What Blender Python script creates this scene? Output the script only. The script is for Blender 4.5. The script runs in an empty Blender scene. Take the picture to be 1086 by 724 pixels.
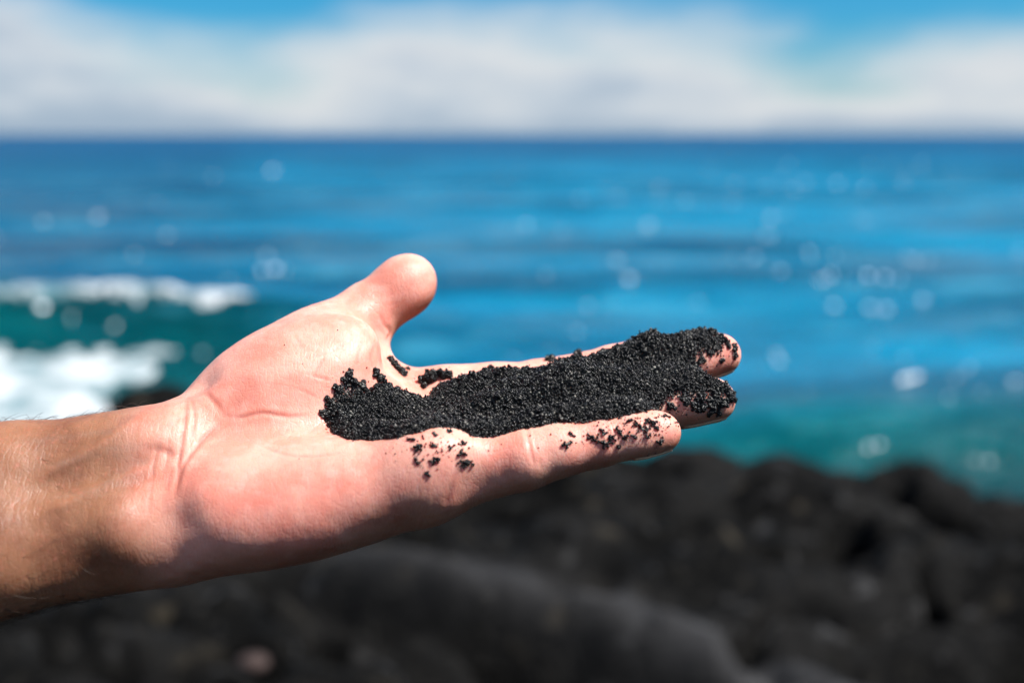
import bpy, bmesh, math, random, time
import numpy as np
from mathutils import Vector, Matrix
from mathutils.bvhtree import BVHTree
R = math.radians
rng = np.random.default_rng(7)
random.seed(7)
scene = bpy.context.scene
COL = scene.collection

# ------------------------------------------------------------------ camera
CAM_H = 3.0                       # metres above the sea (standing on the lava shelf)
PITCH = R(10.3)
FPX = 1086 * 40 / 36.0
cam_data = bpy.data.cameras.new("camera")
cam = bpy.data.objects.new("camera", cam_data)
COL.objects.link(cam)
cam.location = (0, 0, CAM_H)
cam.rotation_euler = (R(90) - PITCH, 0, 0)
cam_data.lens = 40
cam_data.sensor_width = 36
cam_data.clip_start = 0.02
cam_data.clip_end = 60000
cam_data.dof.use_dof = True
cam_data.dof.focus_distance = 0.385
cam_data.dof.aperture_fstop = 5.2
scene.camera = cam
RV = np.array([1.0, 0, 0])
UV = np.array([0, math.sin(PITCH), math.cos(PITCH)])
FV = np.array([0, math.cos(PITCH), -math.sin(PITCH)])
ORI = np.array([0, 0, CAM_H])


def to_world(p):                   # body-frame millimetres (right, up, forward) -> world metres
    p = np.asarray(p, float) / 1000.0
    return ORI + p[..., 0:1] * RV + p[..., 1:2] * UV + p[..., 2:3] * FV


def P(px, py, w):                  # joint seen at a spot of the photo and w millimetres away
    return np.array([(px - 543) * w / FPX, (362 - py) * w / FPX, float(w)])


def tag(o, label=None, cat=None, group=None, kind=None):
    for k, v in (("label", label), ("category", cat), ("group", group), ("kind", kind)):
        if v:
            o[k] = v


def mesh_from(name, verts, faces, mat=None, parent=None, smooth=True):
    """verts Nx3, faces MxK numpy -> object"""
    me = bpy.data.meshes.new(name)
    verts = np.asarray(verts, np.float32)
    faces = np.asarray(faces, np.int32)
    k = faces.shape[1]
    me.vertices.add(len(verts))
    me.vertices.foreach_set("co", verts.ravel())
    me.loops.add(faces.size)
    me.loops.foreach_set("vertex_index", faces.ravel())
    me.polygons.add(len(faces))
    me.polygons.foreach_set("loop_start", np.arange(0, faces.size, k, dtype=np.int32))
    me.polygons.foreach_set("loop_total", np.full(len(faces), k, np.int32))
    me.update(calc_edges=True)
    me.validate()
    if smooth:
        me.polygons.foreach_set("use_smooth", np.ones(len(me.polygons), bool))
    o = bpy.data.objects.new(name, me)
    COL.objects.link(o)
    if mat:
        me.materials.append(mat)
    if parent:
        o.parent = parent
    return o


def attr(o, name, vals):
    a = o.data.attributes.new(name, 'FLOAT', 'POINT')
    a.data.foreach_set("value", np.asarray(vals, np.float32))


# ------------------------------------------------------------------ value noise (numpy)
def _hash(ix, iy, iz, seed):
    h = (ix * 374761393 + iy * 668265263 + iz * 2147483647 + seed * 974634533) & 0xFFFFFFFF
    h = ((h ^ (h >> 13)) * 1274126177) & 0xFFFFFFFF
    h = h ^ (h >> 16)
    return (h & 0xFFFFFF) / float(0xFFFFFF)


def vnoise(p, seed=0):
    p = np.asarray(p, float)
    i = np.floor(p).astype(np.int64)
    f = p - i
    f = f * f * f * (f * (f * 6 - 15) + 10)
    out = 0
    for dx in (0, 1):
        for dy in (0, 1):
            for dz in (0, 1):
                wgt = (f[..., 0] if dx else 1 - f[..., 0]) * (f[..., 1] if dy else 1 - f[..., 1]) * (f[..., 2] if dz else 1 - f[..., 2])
                out = out + wgt * _hash(i[..., 0] + dx, i[..., 1] + dy, i[..., 2] + dz, seed)
    return out


def fbm(p, octaves=4, seed=0, gain=0.5):
    p = np.asarray(p, float)
    a, s, tot = 1.0, 0.0, 0.0
    for o in range(octaves):
        s = s + a * (vnoise(p * 2 ** o + 17.3 * o, seed + o) - 0.5)
        tot += a
        a *= gain
    return s / tot * 2            # about -1..1


def sstep(a, b, x):
    t = np.clip((x - a) / (b - a), 0, 1)
    return t * t * (3 - 2 * t)


# ------------------------------------------------------------------ node helpers
def new_mat(name):
    m = bpy.data.materials.new(name)
    m.use_nodes = True
    nt = m.node_tree
    nt.nodes.clear()
    out = nt.nodes.new("ShaderNodeOutputMaterial")
    b = nt.nodes.new("ShaderNodeBsdfPrincipled")
    nt.links.new(b.outputs[0], out.inputs[0])
    return m, nt, b, out


def nd(nt, typ, ins=None, **props):
    n = nt.nodes.new(typ)
    for k, v in props.items():
        setattr(n, k, v)
    for k, v in (ins or {}).items():
        s = n.inputs[k]
        if isinstance(v, bpy.types.NodeSocket):
            nt.links.new(v, s)
        else:
            s.default_value = v
    return n


def ramp(nt, fac, stops, interp='LINEAR'):
    n = nt.nodes.new("ShaderNodeValToRGB")
    n.color_ramp.interpolation = interp
    el = n.color_ramp.elements
    while len(el) < len(stops):
        el.new(0.5)
    for e, (pos, c) in zip(el, stops):
        e.position = pos
        e.color = c if len(c) == 4 else (*c, 1)
    nt.links.new(fac, n.inputs[0])
    return n.outputs[0]


def mixc(nt, fac, a, b, mode='MIX'):
    n = nt.nodes.new("ShaderNodeMix")
    n.data_type = 'RGBA'
    n.blend_type = mode
    for idx, v in ((0, fac), (6, a), (7, b)):
        s = n.inputs[idx]
        if isinstance(v, bpy.types.NodeSocket):
            nt.links.new(v, s)
        elif idx == 0:
            s.default_value = v
        else:
            s.default_value = v if len(v) == 4 else (*v, 1)
    return n.outputs[2]


def mth(nt, op, a, b=0.0, c=None, clamp=False):
    n = nt.nodes.new("ShaderNodeMath")
    n.operation = op
    n.use_clamp = clamp
    for i, v in enumerate((a, b, c)):
        if v is None:
            continue
        if isinstance(v, bpy.types.NodeSocket):
            nt.links.new(v, n.inputs[i])
        else:
            n.inputs[i].default_value = v
    return n.outputs[0]


def maprange(nt, v, a, b, c=0.0, d=1.0, smooth=True):
    n = nt.nodes.new("ShaderNodeMapRange")
    n.interpolation_type = 'SMOOTHSTEP' if smooth else 'LINEAR'
    nt.links.new(v, n.inputs[0])
    for i, x in zip((1, 2, 3, 4), (a, b, c, d)):
        n.inputs[i].default_value = x
    return n.outputs[0]
# ------------------------------------------------------------------ the arm and hand (one continuous surface)
def smin(a, b, k):
    h = np.clip(0.5 + 0.5 * (b - a) / k, 0, 1)
    return b + (a - b) * h - k * h * (1 - h)


class Cone:
    def __init__(s, a, b, ra, rb, k=4.0):
        s.a, s.b, s.ra, s.rb, s.k = np.array(a, float), np.array(b, float), ra, rb, k

    def d(s, p):
        ba = s.b - s.a
        pa = p - s.a
        t = np.clip((pa @ ba) / (ba @ ba), 0, 1)
        q = pa - t[..., None] * ba
        return np.sqrt((q * q).sum(-1)) - (s.ra + (s.rb - s.ra) * t)

    def box(s):
        r = max(s.ra, s.rb)
        return np.minimum(s.a, s.b) - r, np.maximum(s.a, s.b) + r


class Ell:
    def __init__(s, c, x, y, rad, k=8.0):
        """centre, long axis, second axis hint, three radii"""
        x = np.array(x, float); x /= np.linalg.norm(x)
        y = np.array(y, float); y -= x * (x @ y); y /= np.linalg.norm(y)
        s.M = np.stack([x, y, np.cross(x, y)])
        s.c, s.r, s.k = np.array(c, float), np.array(rad, float), k

    def d(s, p):
        q = (p - s.c) @ s.M.T
        k0 = np.sqrt(((q / s.r) ** 2).sum(-1))
        k1 = np.sqrt(((q / s.r ** 2) ** 2).sum(-1)) + 1e-9
        return k0 * (k0 - 1) / k1

    def box(s):
        r = s.r.max()
        return s.c - r, s.c + r


# palm side of the fingers looks up and a little towards the viewer
PN = np.array([0.0, 0.90, -0.43])

# --- joints
WR = P(180, 521, 376)
wd = np.array([0.0, 0.866, 0.5])            # across the wrist, little-finger side -> thumb side
AX0 = P(2, 548, 366)                        # forearm at the left edge of the picture
EL = np.array([-330.0, -118.0, 318.0])      # elbow, out of frame
SH = np.array([-270.0, -190.0, 20.0])       # up towards the shoulder, beside the camera

palm = [
    Cone(WR + wd * 12, AX0 + wd * 10.5, 19.0, 19.5, 6),
    Cone(WR - wd * 12, AX0 - wd * 10.5, 19.5, 20.5, 6),
    Cone(AX0 + wd * 10.5, EL + wd * 9, 19.5, 36, 8),
    Cone(AX0 - wd * 10.5, EL - wd * 9, 20.5, 36, 8),
    Cone(EL, SH, 41, 48, 20),
    # metacarpals
    Cone(P(226, 462, 404), P(474, 423, 422), 14, 11.0, 8),
    Cone(P(215, 490, 394), P(484, 450, 406), 15, 11.0, 8),
    Cone(P(208, 520, 383), P(474, 482, 388), 16, 11.0, 8),
    Cone(P(203, 545, 373), P(452, 511, 369), 17, 13.0, 8),
    # hypothenar and thenar mounts
    Ell(P(290, 533, 371), (1, .17, 0), (0, .5, .87), (50, 23, 19), 10),
    Ell(P(304, 410, 399), (1, .62, .16), (0, .72, .7), (36, 25, 19), 12),
    Cone(P(250, 462, 392), P(395, 446, 401), 16, 12.0, 14),
    Cone(P(268, 425, 407), P(342, 374, 420), 17, 14.5, 10),
    # fleshy cushion at the root of the little finger
    Ell(P(459, 486, 361), (1, .12, 0), (0, .9, -.4), (14.0, 9.6, 9.2), 11),
    # web between thumb and index finger
    Cone(P(330, 402, 412), P(380, 389, 421), 13, 8.6, 10),
    Cone(P(380, 389, 421), P(430, 416, 424), 8.6, 7.5, 9),
]
fingers = {}


def finger(name, pts, radii, pads, k=3.0):
    prims = [Cone(pts[i], pts[i + 1], radii[i], radii[i + 1], k) for i in range(len(pts) - 1)]
    for (t, seg, off, rad) in pads:
        a, b = pts[seg], pts[seg + 1]
        ax = b - a
        n = PN - ax * (PN @ ax) / (ax @ ax)
        n /= np.linalg.norm(n)
        prims.append(Ell(a + ax * t + n * off, ax, n, rad, 4))
    fingers[name] = (prims, pts)


finger('little', [P(452, 512, 369), P(556, 487, 366), P(634, 468, 369), P(700, 459, 372)],
       [12.0, 9.6, 7.9, 6.7],
       [(.45, 0, 3.0, (15, 9, 9.5)), (.5, 1, 1.6, (9, 7.6, 8.0)), (.62, 2, 1.3, (10.5, 6.9, 7.5))])
finger('ring', [P(474, 482, 388), P(596, 442, 389), P(678, 433, 392), P(757, 424, 396)],
       [11.5, 10.0, 8.8, 7.6],
       [(.45, 0, 2.5, (16, 9.5, 10)), (.62, 2, 1.2, (12, 7.8, 8.4))])
finger('middle', [P(484, 450, 406), P(606, 410, 411), P(690, 392, 414), P(763, 376, 416)],
       [11.8, 10.2, 9.0, 7.8],
       [(.45, 0, 2.5, (16, 9.5, 10)), (.62, 2, 1.2, (12, 7.8, 8.6))])
finger('index', [P(474, 424, 422), P(572, 411, 428), P(652, 391, 431), P(708, 378, 431)],
       [11.5, 10.2, 8.8, 7.6],
       [(.45, 0, 2.0, (15, 9.5, 10)), (.62, 2, 1.2, (12, 7.6, 8.4))])
THN = np.array([0.35, 0.1, -0.93])
finger('thumb', [P(340, 373, 420), P(390, 333, 430), P(427, 303, 434)],
       [14.5, 11.6, 9.6],
       [(.85, 1, 1.5, (13.5, 11.0, 11.4))])
_t = fingers['thumb'][0]
_t[-1] = Ell(P(429, 304, 432), (.66, .72, .1), (0.2, .3, -.9), (13.0, 10.2, 11.3), 5)

FK = dict(little=7, ring=7, middle=7, index=7, thumb=10)


def eval_list(prims, p):
    r = None
    for q in prims:
        d = q.d(p)
        r = d if r is None else smin(r, d, q.k)
    return r


def sdf(p):
    p = np.asarray(p, float)
    base = eval_list(palm, p)
    r = base
    for n, (prims, _) in fingers.items():
        f = eval_list(prims, p)
        r = np.minimum(r, smin(base, f, FK[n]))
    return r


def grad(p, e=0.25):
    g = np.empty_like(p)
    for i in range(3):
        o = np.zeros(3); o[i] = e
        g[:, i] = sdf(p + o) - sdf(p - o)
    return g / (np.linalg.norm(g, axis=1, keepdims=True) + 1e-9)


def axis_coords(segs):
    out = [segs[0][0]]
    for a, b, h in segs:
        n = int(round((b - a) / h))
        out += list(a + (b - a) * (np.arange(n) + 1) / n)
    return np.array(out)


FINE = 0.62
gx = axis_coords([(-440, -185, 4.0), (-185, 92, FINE)])
gy = axis_coords([(-270, -104, 4.0), (-104, 42, FINE)])
gz = axis_coords([(-60, 322, 5.0), (322, 466, FINE)])


def grid_sdf():
    shp = (len(gx), len(gy), len(gz))

    def sl(prims, pad):
        lo = np.min([q.box()[0] for q in prims], 0) - pad
        hi = np.max([q.box()[1] for q in prims], 0) + pad
        return tuple(slice(max(0, np.searchsorted(g, l) - 1), min(len(g), np.searchsorted(g, h) + 1))
                     for g, l, h in zip((gx, gy, gz), lo, hi))

    def pts(s):
        return np.stack(np.meshgrid(gx[s[0]], gy[s[1]], gz[s[2]], indexing='ij'), -1)

    base = np.full(shp, 60.0, np.float32)
    for q in palm:
        s = sl([q], 14)
        base[s] = smin(base[s], q.d(pts(s)), q.k)
    res = base.copy()
    for n, (prims, _) in fingers.items():
        s = sl(prims, 14)
        p = pts(s)
        f = np.full(p.shape[:3], 60.0)
        for q in prims:
            f = smin(f, q.d(p), q.k)
        res[s] = np.minimum(res[s], smin(base[s], f, FK[n]))
    return res


def surface_nets(F):
    """quads round the zero set of F on the grid gx, gy, gz"""
    S = F < 0
    c = np.zeros(tuple(n - 1 for n in F.shape), np.uint8)
    for dx in (0, 1):
        for dy in (0, 1):
            for dz in (0, 1):
                c += S[dx:dx + c.shape[0], dy:dy + c.shape[1], dz:dz + c.shape[2]]
    idx = np.argwhere((c > 0) & (c < 8))
    vid = np.full(c.shape, -1, np.int32)
    vid[tuple(idx.T)] = np.arange(len(idx))
    acc = np.zeros((len(idx), 3)); cnt = np.zeros(len(idx))
    G = (gx, gy, gz)
    corners = [(a, b, d) for a in (0, 1) for b in (0, 1) for d in (0, 1)]
    for ca in corners:
        for ax in range(3):
            if ca[ax]:
                continue
            cb = list(ca); cb[ax] = 1
            ia = idx + np.array(ca); ib = idx + np.array(cb)
            fa = F[tuple(ia.T)].astype(float); fb = F[tuple(ib.T)].astype(float)
            m = (fa < 0) != (fb < 0)
            t = fa / (fa - fb + 1e-12)
            pa = np.stack([G[i][ia[:, i]] for i in range(3)], 1)
            pb = np.stack([G[i][ib[:, i]] for i in range(3)], 1)
            q = pa + (pb - pa) * t[:, None]
            acc[m] += q[m]; cnt[m] += 1
    V = acc / cnt[:, None]
    quads = []
    for ax in range(3):
        u, v = [(1, 2), (2, 0), (0, 1)][ax]
        a = [slice(None)] * 3; b = [slice(None)] * 3
        a[ax] = slice(0, -1); b[ax] = slice(1, None)
        d = S[tuple(a)] != S[tuple(b)]
        e = np.argwhere(d)
        ok = (e[:, u] > 0) & (e[:, v] > 0) & (e[:, u] < c.shape[u]) & (e[:, v] < c.shape[v])
        e = e[ok]
        flip = S[tuple(a)][tuple(e.T)]
        q = []
        for du, dv in ((-1, -1), (0, -1), (0, 0), (-1, 0)):
            o = e.copy(); o[:, u] += du; o[:, v] += dv
            q.append(vid[tuple(o.T)])
        q = np.stack(q, 1)
        q[flip] = q[flip][:, ::-1]
        quads.append(q)
    Q = np.concatenate(quads)
    return V, Q


def march(px, py):
    """where the line of sight through a spot of the photo meets the skin (body frame)"""
    px = np.atleast_1d(np.asarray(px, float)); py = np.atleast_1d(np.asarray(py, float))
    d = np.stack([(px - 543) / FPX, (362 - py) / FPX, np.ones_like(px)], 1)
    d /= np.linalg.norm(d, axis=1, keepdims=True)
    t = np.full(len(px), 250.0)
    for _ in range(60):
        t = t + np.clip(sdf(d * t[:, None]) * 0.8, -3, 20)
        t = np.minimum(t, 600)
    p = d * t[:, None]
    return p, np.abs(sdf(p)) < 0.5


def smooth_mesh(V, Q, it=2, lam=0.5):
    e = np.concatenate([Q[:, [0, 1]], Q[:, [1, 2]], Q[:, [2, 3]], Q[:, [3, 0]]])
    for _ in range(it):
        acc = np.zeros_like(V); cnt = np.zeros(len(V))
        for i in range(3):
            acc[:, i] = np.bincount(e[:, 0], V[e[:, 1], i], len(V)) + np.bincount(e[:, 1], V[e[:, 0], i], len(V))
        cnt = np.bincount(e[:, 0], minlength=len(V)) + np.bincount(e[:, 1], minlength=len(V))
        V = V + lam * (acc / cnt[:, None] - V)
    return V


def poly_dist(V, line):
    """distance from V to a 3-D polyline, and position along it 0..1"""
    best = np.full(len(V), 1e9); par = np.zeros(len(V))
    n = len(line) - 1
    for i in range(n):
        a, b = line[i], line[i + 1]
        ba = b - a
        t = np.clip(((V - a) @ ba) / (ba @ ba + 1e-9), 0, 1)
        d = np.linalg.norm(V - a - t[:, None] * ba, axis=1)
        m = d < best
        best[m] = d[m]; par[m] = (i + t[m]) / n
    return best, par


def resample(pts, n):
    pts = np.array(pts, float)
    s = np.r_[0, np.cumsum(np.linalg.norm(np.diff(pts, axis=0), axis=1))]
    u = np.linspace(0, s[-1], n)
    # Catmull-like smoothness through cubic hermite
    m = np.gradient(pts, s, axis=0)
    k = np.clip(np.searchsorted(s, u, side='right') - 1, 0, len(s) - 2)
    h = (s[k + 1] - s[k])[:, None]; t = ((u - s[k]) / (s[k + 1] - s[k]))[:, None]
    return ((2 * t**3 - 3 * t**2 + 1) * pts[k] + (t**3 - 2 * t**2 + t) * h * m[k]
            + (-2 * t**3 + 3 * t**2) * pts[k + 1] + (t**3 - t**2) * h * m[k + 1])


# soft lumps and hollows of the flesh: photo spot, radius mm, height mm
BUMPS = [
    (404, 516, 13, 1.6), (430, 525, 10, .8), (508, 512, 9, -2.0),   # cushion at the root of the little finger
    (405, 445, 13, -1.2), (370, 440, 12, -1.0),                                     # hollow of the palm
    (122, 560, 11, 3.4), (72, 585, 14, -2.2), (140, 470, 9, 1.0), (176, 510, 8, -1.6), (180, 550, 9, -3.0), (176, 590, 10, -1.6), (100, 500, 12, .8), (95, 535, 8, -.7),
    (222, 520, 14, 1.8), (60, 470, 14, -.8), (70, 520, 12, .6),   # wrist tendons and bone
    (160, 445, 9, 1.0), (213, 409, 6, -2.0), (236, 441, 7, -1.4), (310, 442, 9, -0.6), (255, 400, 12, 1.2),
    (398, 352, 7, -1.4), (385, 345, 6, 0.6),
    (300, 395, 12, 1.0), (230, 500, 12, 0.8), (215, 540, 10, 1.0),
]
# creases: photo spots, half width mm, depth mm
CREASES = [
    ([(30, 512), (90, 482), (140, 452), (162, 438)], 2.4, -1.1),
    ([(40, 545), (110, 518), (168, 492)], 2.2, -0.9),
    ([(150, 475), (172, 478), (190, 486)], 1.4, 0.35),
    ([(199, 418), (197, 440), (193, 469), (187, 505), (177, 540), (172, 565)], 0.6, 0.6),
    ([(202, 420), (206, 440), (203, 465)], 0.5, 0.3),
    ([(160, 430), (150, 470), (140, 500), (139, 535)], 0.55, 0.3),
    ([(173, 426), (168, 470), (160, 510), (158, 545)], 0.55, 0.35),
    ([(216, 414), (228, 427), (240, 440), (252, 444)], 0.9, 0.4),
    ([(238, 440), (256, 442), (275, 438), (305, 441), (330, 440)], 0.7, 0.4),
    ([(240, 441), (222, 458), (205, 480), (192, 500), (183, 530)], 0.8, 0.65),
    ([(252, 444), (232, 455), (218, 470)], 0.7, 0.3),
    ([(418, 464), (413, 485), (413, 505), (418, 527), (424, 540)], 0.55, 0.42),
    ([(455, 488), (452, 503), (451, 523), (446, 548), (443, 560)], 0.55, 0.5),
    ([(400, 480), (388, 500), (376, 520)], 0.9, 0.3),
    ([(486, 489), (484, 505), (478, 522), (470, 540)], 0.8, 0.35),
    ([(560, 450), (560, 462), (563, 478), (568, 494)], 0.6, 0.3),
    ([(566, 450), (567, 465), (570, 482), (576, 500)], 0.5, 0.16),
    ([(640, 441), (643, 455), (648, 470), (652, 480)], 0.55, 0.14),
    ([(403, 332), (407, 343), (414, 352), (410, 362)], 0.8, 0.4),
    ([(393, 336), (402, 345), (408, 355)], 0.7, 0.15),
    ([(386, 360), (382, 372), (378, 390)], 0.7, 0.15),
    ([(398, 365), (394, 378), (396, 392)], 0.8, 0.22),
    ([(330, 372), (322, 388), (316, 402)], 0.5, 0.22),
    ([(344, 378), (336, 392), (330, 404)], 0.5, 0.22),
    ([(337, 371), (327, 384), (318, 396)], 0.45, 0.18),
    ([(296, 410), (318, 413), (340, 424)], 0.5, 0.14),
    ([(300, 398), (330, 398), (352, 404)], 0.5, 0.18),
    ([(306, 384), (330, 380), (352, 372), (370, 362)], 0.5, 0.15),
    ([(128, 440), (122, 470), (117, 505)], 0.55, 0.2),
    ([(183, 424), (181, 455), (176, 490), (170, 520)], 0.5, 0.22),
    ([(270, 470), (300, 482), (335, 484), (365, 480)], 0.6, 0.2),
    ([(250, 470), (262, 495), (268, 520), (270, 545)], 0.6, 0.16),
    ([(310, 352), (322, 372), (330, 386)], 0.5, 0.14),
    ([(446, 414), (452, 408), (460, 403)], 0.8, 0.5),
]


def build_arm():
    t0 = time.time()
    F = grid_sdf()
    V, Q = surface_nets(F)
    V = smooth_mesh(V, Q, 2, 0.5)
    fine = V[:, 0] > -185
    for _ in range(2):
        p = V[fine]
        V[fine] = p - grad(p, 0.6) * sdf(p)[:, None] * 0.9
    V[fine] = smooth_mesh(V, Q, 1, 0.4)[fine]
    # subdivide the part in view once for the small creases
    print('arm base', len(V), len(Q), round(time.time() - t0, 1))
    N = np.zeros_like(V)
    N[fine] = grad(V[fine], 0.6)
    N[~fine] = 0
    # bumps
    for (px, py, r, h) in BUMPS:
        c, ok = march(px, py)
        if not ok[0]:
            print('bump misses', px, py); continue
        d2 = ((V - c[0]) ** 2).sum(1)
        V = V + N * (h * np.exp(-d2 / (r * r)))[:, None]
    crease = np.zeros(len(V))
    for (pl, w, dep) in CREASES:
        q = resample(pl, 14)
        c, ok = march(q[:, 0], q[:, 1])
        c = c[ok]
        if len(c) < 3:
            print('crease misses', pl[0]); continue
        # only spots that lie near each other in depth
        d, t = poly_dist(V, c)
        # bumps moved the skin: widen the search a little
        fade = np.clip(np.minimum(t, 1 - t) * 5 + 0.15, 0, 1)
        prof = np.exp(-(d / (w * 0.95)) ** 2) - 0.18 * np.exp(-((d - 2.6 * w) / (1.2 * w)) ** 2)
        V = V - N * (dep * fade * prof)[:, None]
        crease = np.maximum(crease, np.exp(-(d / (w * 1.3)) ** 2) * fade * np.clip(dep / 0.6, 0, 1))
    # fine unevenness of living skin
    n1 = fbm(V / 9.0, 3, 3); n2 = fbm(V / 2.6, 2, 9)
    V = V + N * (0.20 * n1 + 0.02 * n2)[:, None]
    print('arm', round(time.time() - t0, 1))
    return V, Q, crease, F

V, Q, crease, _F = build_arm()
del _F
MR = np.stack([RV, UV, FV])                 # rows: body axes in world


def W(p):                                   # body mm -> world-oriented mm about the camera
    return np.asarray(p) @ MR


VW = W(V)
bvh = BVHTree.FromPolygons(VW.tolist(), Q.tolist(), epsilon=0.0)


def skin_at(px, py):
    """skin point and normal seen at a spot of the photo (world-oriented mm), or None"""
    d = Vector(W([(px - 543) / FPX, (362 - py) / FPX, 1.0])).normalized()
    h = bvh.ray_cast(Vector((0, 0, 0)), d, 700)
    return (None, None) if h[0] is None else (np.array(h[0]), np.array(h[1]))


# --- skin material
m_skin, nt, b, out = new_mat("skin")
L = nt.links
tc = nd(nt, "ShaderNodeTexCoord")
obj = tc.outputs['Object']
a_tan = nd(nt, "ShaderNodeAttribute", attribute_name="tan").outputs['Fac']
a_red = nd(nt, "ShaderNodeAttribute", attribute_name="flush").outputs['Fac']
a_cr = nd(nt, "ShaderNodeAttribute", attribute_name="crease").outputs['Fac']
n_big = nd(nt, "ShaderNodeTexNoise", {'Vector': obj, 'Scale': 60.0, 'Detail': 4.0, 'Roughness': 0.6}).outputs['Fac']
n_mid = nd(nt, "ShaderNodeTexNoise", {'Vector': obj, 'Scale': 260.0, 'Detail': 3.0}).outputs['Fac']
n_fine = nd(nt, "ShaderNodeTexNoise", {'Vector': obj, 'Scale': 1300.0, 'Detail': 2.0}).outputs['Fac']
palmc = mixc(nt, maprange(nt, n_big, .38, .64), (.62, .305, .235), (.575, .215, .158))
palmc = mixc(nt, mth(nt, 'MULTIPLY', maprange(nt, n_mid, .5, .75), .35), palmc, (.66, .365, .31))
palmc = mixc(nt, a_red, palmc, (.52, .135, .105))
tanc = mixc(nt, maprange(nt, n_big, .35, .7), (.235, .105, .056), (.160, .063, .032))
tanc = mixc(nt, mth(nt, 'MULTIPLY', maprange(nt, n_mid, .52, .72), .22), tanc, (.29, .145, .08))
skinc = mixc(nt, a_tan, palmc, tanc)
a_vein = nd(nt, "ShaderNodeAttribute", attribute_name="vein").outputs['Fac']
skinc = mixc(nt, mth(nt, 'MULTIPLY', a_vein, .38), skinc, (.20, .13, .10))
n_rash = nd(nt, "ShaderNodeTexNoise", {'Vector': obj, 'Scale': 620.0, 'Detail': 3.0, 'Roughness': .7}).outputs['Fac']
skinc = mixc(nt, mth(nt, 'MULTIPLY', maprange(nt, n_rash, .54, .74), .30), skinc, (.45, .14, .10))
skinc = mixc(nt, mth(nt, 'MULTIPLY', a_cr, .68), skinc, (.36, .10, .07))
frk = maprange(nt, nd(nt, "ShaderNodeTexVoronoi", {'Vector': obj, 'Scale': 230.0}).outputs['Distance'], .10, .2, 1, 0)
skinc = mixc(nt, mth(nt, 'MULTIPLY', mth(nt, 'MULTIPLY', frk, a_tan), .28), skinc, (.22, .09, .04))
L.new(skinc, b.inputs['Base Color'])
b.inputs['Subsurface Weight'].default_value = 0.7
b.inputs['Subsurface Radius'].default_value = (1.0, .32, .18)
b.inputs['Subsurface Scale'].default_value = 0.0042
L.new(maprange(nt, n_mid, .3, .7, .40, .56), b.inputs['Roughness'])
b.inputs['IOR'].default_value = 1.42
b.inputs['Specular IOR Level'].default_value = 0.42
# fine skin relief: pores and cross-hatched lines, papillary ridges
vo = nd(nt, "ShaderNodeTexVoronoi", {'Vector': obj, 'Scale': 900.0}, feature='DISTANCE_TO_EDGE').outputs['Distance']
stretch = nd(nt, "ShaderNodeMapping", {'Vector': obj, 'Rotation': (0, R(12), R(8)), 'Scale': (1.0, .32, .32)})
wl = nd(nt, "ShaderNodeTexVoronoi", {'Vector': stretch.outputs[0], 'Scale': 700.0}, feature='DISTANCE_TO_EDGE').outputs['Distance']
hgt = mth(nt, 'MULTIPLY', maprange(nt, vo, 0, .22, smooth=False), .18)
wm = nd(nt, "ShaderNodeMapping", {'Vector': obj, 'Rotation': (0, R(-8), 0), 'Scale': (1.0, .16, .16)})
wn = nd(nt, "ShaderNodeTexNoise", {'Vector': wm.outputs[0], 'Scale': 620.0, 'Detail': 2.0}).outputs['Fac']
hgt = mth(nt, 'ADD', hgt, mth(nt, 'MULTIPLY', mth(nt, 'MULTIPLY', wn, a_tan), 1.3))
hgt = mth(nt, 'ADD', hgt, mth(nt, 'MULTIPLY', maprange(nt, wl, 0, .10, smooth=False), .38))
hgt = mth(nt, 'ADD', hgt, mth(nt, 'MULTIPLY', n_fine, .6))
hgt = mth(nt, 'ADD', hgt, mth(nt, 'MULTIPLY', n_mid, .5))
bp = nd(nt, "ShaderNodeBump", {'Height': hgt, 'Strength': 0.6, 'Distance': 0.0002})
L.new(bp.outputs[0], b.inputs['Normal'])

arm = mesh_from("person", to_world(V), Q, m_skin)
tag(arm, "bare left forearm and open palm-up hand holding out a handful of black sand", "person")
NW = np.zeros(len(V) * 3, np.float32)
arm.data.vertices.foreach_get("normal", NW)
NW = NW.reshape(-1, 3).astype(float)
NB = NW @ MR.T                              # normals in the body frame
# the palm is pale pink, the forearm and the back of the hand tanned
s_arm = V[:, 0] + 0.22 * (V[:, 1] + 50)      # wrist crease leans
tan_arm = sstep(-96, -128, s_arm + 3.0 * fbm(V / 14, 3, 5))
palmar = NB @ np.array([0, 0.80, -0.60])
tan_back = sstep(0.50, -0.20, palmar + 0.25 * fbm(V / 16, 3, 8))
tan_v = np.maximum(tan_arm, tan_back * 0.8)
attr(arm, "tan", tan_v)
flush = np.zeros(len(V))
for (px, py, r, a) in [(280, 545, 20, .55), (340, 540, 22, .45), (465, 505, 12, .5), (700, 455, 10, .55), (640, 470, 9, .35),
                       (775, 372, 9, .6), (765, 425, 9, .5), (432, 340, 10, .5), (420, 375, 9, .35), (240, 500, 12, .35),
                       (405, 350, 6, .6), (568, 478, 6, .4), (350, 440, 14, .25), (255, 400, 14, .25), (160, 520, 10, .2)]:
    c, _n = skin_at(px, py)
    if c is not None:
        flush = np.maximum(flush, a * np.exp(-((VW - c) ** 2).sum(1) / r ** 2))
attr(arm, "flush", flush * .6 * (0.75 + 0.5 * fbm(V / 7, 3, 21)))
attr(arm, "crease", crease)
vein = np.zeros(len(V))
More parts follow.
